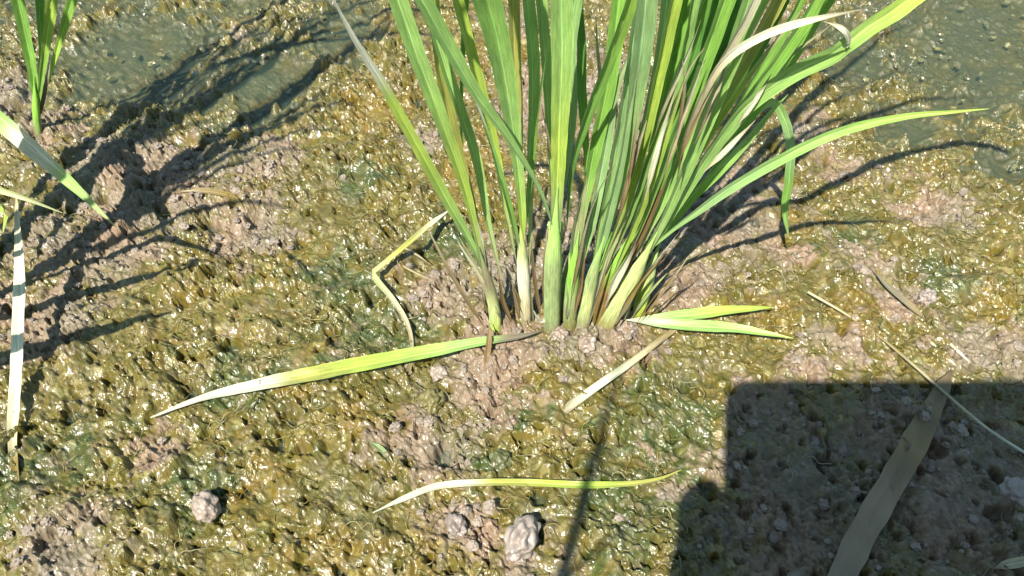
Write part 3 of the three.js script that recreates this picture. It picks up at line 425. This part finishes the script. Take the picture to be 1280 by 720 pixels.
{
  const g = new THREE.Group(); g.name = 'fallen_shoot'; g.position.copy(pg(783, 401)); scene.add(g); tag(g, 'fallen pale green shoot forking into two pointed leaves on the algae', 'leaf');
  part(g, g, 'leaf_blade', ribbon(lie([[781, 400, 7], [810, 398, 8], [860, 393, 10], [915, 387, 11], [969, 384, 10]]), { w: 6 * MM, rot: [0, 0.1], ref: UPR, col: cols('white', 'light', 'lime', 'lime'), prof: [0.34, 0.4, 0.5, 0.04] }), leafMat);
  part(g, g, 'leaf_blade', ribbon(lie([[781, 400, 7], [812, 403, 8], [860, 406, 11], [920, 410, 13], [992, 423, 13]]), { w: 6 * MM, rot: [0, 0.1], ref: UPR, col: cols('white', 'light', 'light', 'lime'), prof: [0.34, 0.4, 0.5, 0.04] }), leafMat);
}
lone('dry_leaf', 'long narrow bleached dead leaf leaning on a green leaf tip, its foot sunk in algae', 'leaf', ribbon(lie([[20, 242, 40], [22, 290, 36], [24, 345, 30], [22, 410, 21], [19, 480, 11], [15, 545, 4], [20, 600, 1.6], [30, 650, 0.4]]), { w: 5.6 * MM, rot: [0.1, -0.2], fold: 0.3, wave: 0.06, col: cols([0, 'cream'], [0.3, 'white'], [0.6, 'white'], [0.75, 'cream'], [0.82, 'ochre'], [1, 'ochre']), prof: [0.5, 0.35, 0.6, 0.1] }), strawMat);
lone('straw', 'short pale straw slanting from the mud below the plant to the fallen shoot', 'straw', stalk(lie([[700, 517, -1], [714, 506, 2], [740, 487, 3.5], [790, 452, 3.5], [840, 414, 4], [885, 385, 4], [916, 364, 3]]), { r0: 2.2 * MM, r1: 0.9 * MM, flat: 0.5, ref: UPR, taper: false, col: cols('dirty', 'white', 'cream', 'tan', 'cream', 'tan') }), strawMat);
lone('straw', 'long thin straw running into the shadow of the phone', 'straw', stalk(lie([[1010, 365, 4], [1050, 388, 5], [1092, 415, 4], [1130, 446, 5], [1180, 490, 5], [1235, 536, 5], [1295, 575, 4]]), { r0: 0.7 * MM, r1: 0.65 * MM, flat: 0.8, taper: false, ref: UPR, col: cols('cream', 'tan', 'cream', 'white') }), strawMat);
lone('dead_reed_leaf', 'broad flat brown dead leaf lying inside the shadow of the phone', 'leaf', ribbon(lie([[1190, 462, 3], [1168, 505, 5], [1140, 560, 5.5], [1110, 612, 6], [1078, 668, 5.8], [1040, 745, 5.4]]), { w: 11.5 * MM, rot: [0.1, -0.1], fold: 0.12, wave: 0.08, ref: UPR, mute: 0.25, col: [[0, [0.11, 0.078, 0.036]], [0.4, [0.12, 0.085, 0.030]], [0.6, [0.150, 0.110, 0.062]], [1, [0.17, 0.128, 0.075]]], prof: [0.5, 0.4, 0.8, 0.8] }), reedMat);
lone('straw', 'pale straw bent sharply in the middle left of the plant', 'straw', ribbon(lie([[564, 261, 16], [540, 278, 15], [505, 308, 14], [474, 334, 12], [466, 341, 11], [471, 350, 10], [490, 373, 8], [508, 402, 6], [515, 432, 4], [512, 468, 2]]), { w: 3.0 * MM, rot: [0, 0.2], fold: 0.3, ref: UPR, col: cols([0, 'white'], [0.3, 'yellow'], [0.5, 'pale'], [0.7, 'cream'], [1, 'tan']), prof: [0.9, 0.1, 0.5, 0.35] }), strawMat);
lone('straw', 'bleached straw end lying on dark mud beside the dead leaf', 'straw', ribbon(lie([[1238, 711, 3], [1262, 705, 4], [1300, 698, 4]]), { w: 4 * MM, fold: 0.3, ref: UPR, col: cols('tan', 'cream', 'cream'), prof: [0.4, 0.5, 0.9, 0.7] }), strawMat);
lone('dry_leaf', 'small curled brown dry leaf on the trampled mud', 'leaf', ribbon(lie([[226, 239, 3.4], [250, 238, 4.4], [275, 241, 4.4], [293, 247, 3.8], [306, 263, 3]]), { w: 3.2 * MM, rot: [0.2, 0.5], fold: 0.3, ref: UPR, col: cols('cream', 'tan', 'ochre', 'tan'), prof: [0.4, 0.4, 0.6, 0.1] }), strawMat);
lone('straw', 'longer of two short bleached straws at the edge of the phone shadow', 'straw', stalk(lie([[1164, 428, 2], [1186, 449, 3], [1208, 468, 2]]), { r0: 0.8 * MM, r1: 0.6 * MM, ref: UPR, col: cols('cream', 'white', 'tan') }), strawMat);
lone('straw', 'shorter of two bleached straws at the edge of the phone shadow, beside ochre algae', 'straw', stalk(lie([[1188, 430, 2], [1204, 445, 3], [1221, 461, 2]]), { r0: 0.9 * MM, r1: 0.5 * MM, ref: UPR, col: cols('cream', 'white', 'tan') }), strawMat);
lone('dry_leaf', 'grey flattened dry leaf scrap between ochre algae and small stone', 'leaf', ribbon(lie([[1088, 335, 3], [1115, 362, 4], [1138, 382, 4], [1154, 396, 3]]), { w: 3.4 * MM, fold: 0.1, ref: UPR, col: cols('dirty', 'dirty', 'tan'), prof: [0.4, 0.5, 0.8, 0.5] }), strawMat);
lone('twig', 'brown upright stub of dead leaf at the outermost tiller', 'twig', ribbon(lie([[612, 404, 12], [611, 428, 8], [609, 452, 4], [610, 474, 1]]), { w: 2.6 * MM, fold: 0.2, col: cols('tan', 'brown', 'ochre'), prof: [0.7, 0.3, 0.7, 0.2] }), strawMat);
lone('straw', 'fine thread of straw lying across algae, upper of two beside the bent straw', 'straw', stalk(lie([[505, 310, 3], [522, 319, 4], [541, 333, 3]]), { r0: 0.6 * MM, r1: 0.5 * MM, ref: UPR, col: cols('cream', 'tan') }), strawMat);
lone('straw', 'fine thread of straw lying across algae, lower of two beside the bent straw', 'straw', stalk(lie([[486, 320, 3], [510, 336, 4], [548, 354, 3]]), { r0: 0.6 * MM, r1: 0.5 * MM, ref: UPR, col: cols('tan', 'cream') }), strawMat);
lone('straw', 'olive slimy straw half sunk in algae near the grey clod', 'straw', ribbon(lie([[122, 622, 2.5], [148, 646, 3], [174, 674, 2.5]]), { w: 3.0 * MM, fold: 0.1, ref: UPR, col: [[0, [0.10, 0.09, 0.025]], [1, [0.14, 0.12, 0.04]]], prof: [0.34, 0.4, 0.7, 0.3] }), strawMat);
lone('leaf_scrap', 'tiny torn green leaf scrap with white end lying on mud', 'leaf', ribbon(lie([[462, 552, 4], [476, 561, 3], [490, 577, 2]]), { w: 2.6 * MM, fold: 0.3, ref: UPR, col: cols('deep', 'sheath', 'white'), prof: [0.4, 0.4, 0.5, 0.2] }), leafMat);
lone('straw', 'dark thin stalk lying in the shadow behind the plant', 'straw', stalk(lie([[822, 352, 3], [860, 325, 4], [905, 300, 3]]), { r0: 0.7 * MM, r1: 0.6 * MM, ref: UPR, col: cols('tan', 'dirty') }), strawMat);

// ---------------------------------------------------------------- clods and stones
const clodTex = dataTex(256, 256, (i, j) => { const u = i / 256 * 2 * Math.PI, v = j / 256 * 2 * Math.PI, n = n3d(Math.cos(u) * 4, Math.sin(u) * 4 + Math.cos(v) * 3, Math.sin(v) * 4); const b = 150 + 60 * n; return [b, b, b]; });
const clodMat = new THREE.MeshPhysicalMaterial({ name: 'damp clay clod', vertexColors: true, roughness: 0.62, bumpMap: clodTex, bumpScale: 0.00014, clearcoat: 0.2, clearcoatRoughness: 0.3 });
function clod(px, py, [a, h, b], label, tint, turn = 0, sink = 0.3, group) {
  const g0 = new THREE.IcosahedronGeometry(1, 20), g = mergeVertices((g0.deleteAttribute('normal'), g0.deleteAttribute('uv'), g0)), p = g.attributes.position, k = rnd() * 40, col = [], uv = [], v = new THREE.Vector3();
  for (let i = 0; i < p.count; i++) {
    v.fromBufferAttribute(p, i); const n = v.clone(), r = 1 + 0.24 * n3d(n.x * 1.3 + k, n.y * 1.3, n.z * 1.3) + 0.05 * Math.abs(n3d(n.x * 2.4 + k, n.y * 2.4, n.z * 2.4 + 5)) + 0.014 * n3d(n.x * 8, n.y * 8 + k, n.z * 8);
    v.multiplyScalar(r * 0.76); p.setXYZ(i, v.x * a, v.y * h, v.z * b);
    const e = 1 + 0.14 * n3d(n.x * 5 + k, n.y * 5, n.z * 5 + 9) + 0.1 * n3d(n.x * 14, n.y * 14, n.z * 14 + k); col.push(tint[0] * e, tint[1] * e, tint[2] * e); uv.push(Math.atan2(n.x, n.z) / 6.283 + 0.5, n.y * 0.5 + 0.5);
  }
  g.setAttribute('color', new THREE.Float32BufferAttribute(col, 3)); g.setAttribute('uv', new THREE.Float32BufferAttribute(uv, 2)); g.computeVertexNormals();
  const m = new THREE.Mesh(g, clodMat); m.name = numbered('mud_clod'); m.position.copy(pg(px, py)); m.position.y += h * (1 - 2 * sink); m.rotation.y = turn; scene.add(shade(m)); return tag(m, label, 'clod', group);
}
const clay = [0.165, 0.130, 0.102], greyClay = [0.170, 0.140, 0.116];
clod(262, 640, [0.0068, 0.0085, 0.0085], 'pinkish grey clod standing alone on algae, with a dark shadow beside it', clay, 0.5, 0.2);
clod(652, 682, [0.0082, 0.0100, 0.0120], 'wet grey clod standing upright below the thin yellow leaf', greyClay, -0.5, 0.2);
clod(735, 434, [0.0062, 0.0062, 0.0066], 'round brown clod at the foot of the plant', [0.15, 0.115, 0.085], 0.2, 0.3);
clod(783, 416, [0.0060, 0.0045, 0.0052], 'grey stone under the pale end of the fallen shoot', greyClay, 0.9, 0.3);
clod(1266, 618, [0.0075, 0.0070, 0.0080], 'grey clod in the phone shadow on the far side of the dead leaf', greyClay, 0.2, 0.3);
clod(1158, 374, [0.0052, 0.0050, 0.0050], 'small grey stone beside the grey dry leaf scrap', greyClay, 0.3, 0.3);
clod(625, 578, [0.0064, 0.0050, 0.0064], 'dark green algae covered lump above the thin yellow leaf', [0.052, 0.056, 0.016], 0.3, 0.35);
clod(540, 506, [0.0080, 0.0066, 0.0070], 'olive algae covered lump in the mud hollow below the long leaf', [0.085, 0.072, 0.018], 1.2, 0.35);
clod(700, 420, [0.0050, 0.0045, 0.0050], 'small brown clod pressed against the thick stem', [0.15, 0.115, 0.085], 1.8, 0.35);
clod(572, 660, [0.0055, 0.0050, 0.0075], 'dull brown clod below the white end of the thin leaf', [0.12, 0.096, 0.078], 0.4, 0.3);
clod(550, 470, [0.0062, 0.0050, 0.0056], 'brown mud lump just below the long fallen blade', clay, 2.2, 0.35);

// ---------------------------------------------------------------- threads of algae, crumbs of mud, floating scum
{
  const M = new THREE.Matrix4(), Q = new THREE.Quaternion(), P = new THREE.Vector3(), Sc = new THREE.Vector3(), up = V(0, 1, 0), c = new THREE.Color();
  const field = (name, label, geo, mat, want, keep, place) => {
    const list = []; for (let tries = 0; tries < want * 14 && list.length < want; tries++) { const x = rr(-0.44, 0.44), f = rr(0.11, 0.62), y = ground(x, f); if (keep(x, f, y)) list.push(place(x, f, y)); }
    const o = new THREE.InstancedMesh(geo, mat, list.length); list.forEach(([m, k], i) => { o.setMatrixAt(i, m); o.setColorAt(i, k); }); o.name = name; o.userData.kind = 'stuff'; o.userData.label = label; scene.add(shade(o)); };
  const put = (x, y, f, turn, sx, sy, sz, tilt = 0) => { Q.setFromEuler(new THREE.Euler(tilt * rr(-1, 1), turn, tilt * rr(-1, 1))); return M.clone().compose(P.set(x, y, -f), Q, Sc.set(sx, sy, sz)); };
  for (let v = 0; v < 5; v++) {
    const pts = []; let a = 0; const q = V(0, 0, 0); for (let i = 0; i < 8; i++) { pts.push(q.clone()); a += rr(-0.75, 0.75); q.add(V(Math.cos(a) * 0.0018, 0, Math.sin(a) * 0.0018)); q.y = rr(-0.0006, 0.0012); }
    field('algae_threads' + (v ? '_00' + v : ''), 'fine tangled threads of olive algae over the mat', new THREE.TubeGeometry(new THREE.CatmullRomCurve3(pts), 16, 0.00018, 4), new THREE.MeshPhysicalMaterial({ name: 'algae thread', roughness: 0.4, color: 0xffffff }), 900,
      () => S.pool < 0.4 && S.mud < 0.8, (x, f, y) => [put(x, y + 0.0005, f, rr(0, 6.28), rr(0.5, 1.2), 1, rr(0.5, 1.2), 0.15), c.clone().setRGB(...[[0.10, 0.095, 0.02], [0.06, 0.075, 0.02], [0.17, 0.15, 0.07], [0.13, 0.095, 0.025]][Math.floor(rr(0, 4))])]);
  }
  const crumb = new THREE.IcosahedronGeometry(1, 2), cp = crumb.attributes.position; for (let i = 0; i < cp.count; i++) { P.fromBufferAttribute(cp, i); const k = 1 + 0.35 * n3d(P.x * 1.6, P.y * 1.6, P.z * 1.6); cp.setXYZ(i, P.x * k, P.y * k, P.z * k); } crumb.computeVertexNormals();
  field('mud_crumbs', 'loose crumbs of pinkish grey mud', crumb, new THREE.MeshPhysicalMaterial({ name: 'mud crumb', roughness: 0.7 }), 1500, () => S.pool < 0.3 && S.mud > 0.45,
    (x, f, y) => { const r = 0.0006 + 0.0020 * rnd() ** 3, e = rr(0.8, 1.2); return [put(x, y + r * 0.3, f, rr(0, 6), r * rr(0.8, 1.3), r * rr(0.6, 1), r, 0.8), c.clone().setRGB(0.142 * e, 0.114 * e, 0.086 * e)]; });
  const cap = crumb;
  field('floating_scum', 'small wet blobs of algae scum floating on the water', cap, new THREE.MeshPhysicalMaterial({ name: 'scum', roughness: 0.35, clearcoat: 1, clearcoatRoughness: 0.12 }), 420, (x, f, y) => y < WATER_Y - 0.0006 && n1(x * 40, f * 40) + 0.5 * n2(x * 150, f * 150) > 0.35,
    (x, f) => { const r = 0.0007 + 0.0016 * rnd() ** 2, e = rr(0.7, 1.2); return [put(x, WATER_Y - r * 0.3, f, rr(0, 6), r * rr(0.8, 2.2), r * 0.8, r * rr(0.7, 1.1), 0.3), c.clone().setRGB(0.10 * e, 0.092 * e, 0.026 * e)]; });
}

// ---------------------------------------------------------------- the phone and the person who holds it, behind the lens; they cast the square shadow
const CQ = camera.quaternion, cam = (x, y, z) => V(x, y, z).applyQuaternion(CQ).add(camera.position);   // right, up, back from the lens
{
  const g = new THREE.Group(); g.name = 'smartphone'; g.position.copy(camera.position); g.quaternion.copy(CQ); scene.add(g); tag(g, 'dark smartphone held level in both hands above the mud', 'phone');
  const slab = (x0, x1, y0, y1, r, d, bev) => { const s = new THREE.Shape(), q = r; s.moveTo(x0 + q, y0); s.lineTo(x1 - q, y0); s.quadraticCurveTo(x1, y0, x1, y0 + q); s.lineTo(x1, y1 - q); s.quadraticCurveTo(x1, y1, x1 - q, y1); s.lineTo(x0 + q, y1); s.quadraticCurveTo(x0, y1, x0, y1 - q); s.lineTo(x0, y0 + q); s.quadraticCurveTo(x0, y0, x0 + q, y0); return new THREE.ExtrudeGeometry(s, { depth: d, bevelEnabled: bev > 0, bevelSize: bev, bevelThickness: bev, bevelSegments: 3, curveSegments: 10, bevelOffset: -bev }); };
  const add = (name, geo, m, z) => { geo.translate(0, 0, z); const o = new THREE.Mesh(geo, m); o.name = name; g.add(shade(o)); };
  add('body', slab(-0.0175, 0.1425, -0.061, 0.0136, 0.011, 0.006, 0.001), new THREE.MeshPhysicalMaterial({ name: 'phone case', color: new THREE.Color(0.03, 0.03, 0.035), roughness: 0.45 }), 0.0045);
  add('screen', slab(-0.0150, 0.1400, -0.0585, 0.0111, 0.009, 0.0006, 0), new THREE.MeshPhysicalMaterial({ name: 'phone glass', color: new THREE.Color(0.012, 0.012, 0.014), roughness: 0.06 }), 0.0115);
  const ring = new THREE.TorusGeometry(0.0048, 0.0008, 10, 32); add('lens_ring', ring, new THREE.MeshPhysicalMaterial({ name: 'lens ring', color: new THREE.Color(0.25, 0.25, 0.26), metalness: 1, roughness: 0.3 }), 0.0032);
}
{
  const W = (x, y, f) => V(x, y, -f), skin = [0.32, 0.19, 0.12], shirt = [0.10, 0.16, 0.24], cloth = [0.05, 0.05, 0.06], hairC = [0.012, 0.010, 0.009];
  const bones = [], bone = (a, b, ra, rb, col, k = 0) => bones.push([a, b, ra, rb, col, k]);
  // trunk, squatting behind the phone
  const hip = W(0.03, 0.21, -0.66), chest = W(0.03, 0.47, -0.58), neck = W(0.03, 0.60, -0.55), head = W(0.03, 0.72, -0.50);
  bone(hip, chest, 0.135, 0.125, shirt); bone(chest, neck, 0.11, 0.05, shirt); bone(neck, head, 0.048, 0.05, skin);
  bone(W(0.03, 0.755, -0.515), W(0.03, 0.715, -0.49), 0.088, 0.075, skin); bone(W(0.03, 0.68, -0.455), W(0.03, 0.672, -0.44), 0.035, 0.025, skin);
  bone(W(0.03, 0.725, -0.41), W(0.03, 0.700, -0.392), 0.010, 0.014, skin); for (const s of [-1, 1]) { bone(W(0.03 + s * 0.088, 0.74, -0.51), W(0.03 + s * 0.09, 0.70, -0.51), 0.016, 0.010, skin); }
  const hands = [[-1, cam(0.006, -0.125, 0.060), W(-0.10, 0.20, -0.32), 0.004], [1, cam(0.084, -0.125, 0.060), W(0.20, 0.20, -0.32), 0.079]];
  for (const [s, wrist, elbow, hx] of hands) {
    const sh = W(0.03 + s * 0.17, 0.545, -0.57);
    bone(chest.clone().lerp(neck, 0.45), sh, 0.07, 0.058, shirt); bone(sh, elbow, 0.055, 0.043, shirt); bone(elbow, wrist.clone().lerp(elbow, 0.45), 0.043, 0.036, shirt); bone(wrist.clone().lerp(elbow, 0.5), wrist, 0.034, 0.026, skin);
    const knee = W(0.03 + s * 0.20, 0.37, -0.40), ank = W(0.03 + s * 0.15, 0.075, -0.56), hp = W(0.03 + s * 0.09, 0.20, -0.66);
    bone(hp, knee, 0.085, 0.060, cloth); bone(knee, ank, 0.056, 0.042, cloth); bone(W(0.03 + s * 0.15, 0.03, -0.60), W(0.03 + s * 0.175, 0.022, -0.40), 0.034, 0.026, skin);
  }
  const small = [[], []];
  hands.forEach(([s, wrist, , hx], n) => {
    const f = (a, b, ra, rb) => small[n].push([a, b, ra, rb, skin]);
    f(wrist, cam(hx - s * 0.004, -0.100, 0.040), 0.026, 0.024);
    for (let k = 0; k < 4; k++) f(cam(hx, -0.104, 0.045), cam(hx + (k - 1.5) * 0.018, -0.078, 0.018), 0.019, 0.012);
    for (let k = 0; k < 4; k++) {                                   // fingers bend under the phone and up its back
      const x = hx + (k - 1.5) * 0.019, l = [0.9, 1, 0.96, 0.78][s < 0 ? 3 - k : k];
      const q = s < 0 ? 0.014 - 0.003 * k : 0, a = cam(x, -0.078, 0.018), b = cam(x, -0.074 + q * 0.4, -0.008), c = cam(x - s * 0.001, -0.074 + q + 0.020 * l, -0.0075), d = cam(x - s * 0.002, -0.074 + q + 0.036 * l, -0.0060);
      f(a, b, 0.0095, 0.0088); f(b, c, 0.0088, 0.0080); f(c, d, 0.0080, 0.0066);
    }
    const a = cam(hx + s * 0.016, -0.100, 0.040), b = cam(hx + s * 0.020, -0.070, 0.036), c = cam(hx + s * 0.008, -0.046, 0.025), d = cam(hx - s * 0.004, -0.034, 0.020);
    f(a, b, 0.015, 0.0115); f(b, c, 0.0105, 0.0090); f(c, d, 0.0090, 0.0072);
  });
  const pa = new THREE.Vector3(), ba = new THREE.Vector3();
  const dist = (p, [a, b, ra, rb]) => { pa.subVectors(p, a); ba.subVectors(b, a); const h = Math.min(1, Math.max(0, pa.dot(ba) / ba.lengthSq())); return pa.addScaledVector(ba, -h).length() - (ra + (rb - ra) * h); };
  function skinOf(list, c, half, res, kk) {
    const mc = new MarchingCubes(res, new THREE.MeshStandardMaterial(), true, false, 240000), p = new THREE.Vector3(); mc.isolation = 0;
    const step = 2 * half / res;
    for (let z = 0; z < res; z++) for (let y = 0; y < res; y++) for (let x = 0; x < res; x++) {
      p.set(c.x - half + x * step, c.y - half + y * step, c.z - half + z * step); let d = 1;
      for (const b of list) { const e = dist(p, b), h = Math.max(kk - Math.abs(d - e), 0) / kk; d = Math.min(d, e) - h * h * kk * 0.25; }
      mc.field[x + y * res + z * res * res] = -d;
    }
    mc.update(); const n = mc.count, g = new THREE.BufferGeometry(), pos = new Float32Array(n * 3), col = new Float32Array(n * 3);
    for (let i = 0; i < n; i++) {
      for (let k = 0; k < 3; k++) pos[i * 3 + k] = mc.positionArray[i * 3 + k] * half + c.getComponent(k);
      p.set(pos[i * 3], pos[i * 3 + 1], pos[i * 3 + 2]); let best = 9, cc = skin; for (const b of list) { const e = dist(p, b); if (e < best) { best = e; cc = b[4]; } } col.set(cc, i * 3);
    }
    g.setAttribute('position', new THREE.BufferAttribute(pos, 3)); g.setAttribute('color', new THREE.BufferAttribute(col, 3)); const m = mergeVertices(g, 1e-5); m.computeVertexNormals(); return m;
  }
  const parts = [skinOf(bones, V(0.03, 0.42, 0.36), 0.50, 76, 0.03), skinOf(small[0], cam(hands[0][3], -0.085, 0.028), 0.062, 44, 0.006), skinOf(small[1], cam(hands[1][3], -0.085, 0.028), 0.062, 44, 0.006)];
  const body = mergeGeometries(parts), o = new THREE.Vector3(0.03, 0, 0.5); body.translate(-o.x, 0, -o.z);
  const m = new THREE.Mesh(body, new THREE.MeshPhysicalMaterial({ name: 'skin and clothes', vertexColors: true, roughness: 0.75 })); m.name = 'person'; m.position.copy(o); scene.add(shade(m));
  tag(m, 'person in blue shirt squatting on the mud, holding a phone with both hands', 'person');
  const hg = new THREE.SphereGeometry(0.098, 40, 24, 0, 2 * Math.PI, 0, 1.75), hp = hg.attributes.position; for (let i = 0; i < hp.count; i++) { const v = new THREE.Vector3().fromBufferAttribute(hp, i), k = 1 + 0.06 * n3d(v.x * 60, v.y * 20, v.z * 60); hp.setXYZ(i, v.x * k, v.y * k, v.z * k); }
  hg.computeVertexNormals(); hg.rotateX(0.5); hg.translate(0, 0.762, 0.022);
  const hair = new THREE.Mesh(hg, new THREE.MeshPhysicalMaterial({ name: 'black hair', color: new THREE.Color(...hairC), roughness: 0.5, side: THREE.DoubleSide })); hair.name = 'hair'; m.add(shade(hair));
}
renderer.render(scene, camera);
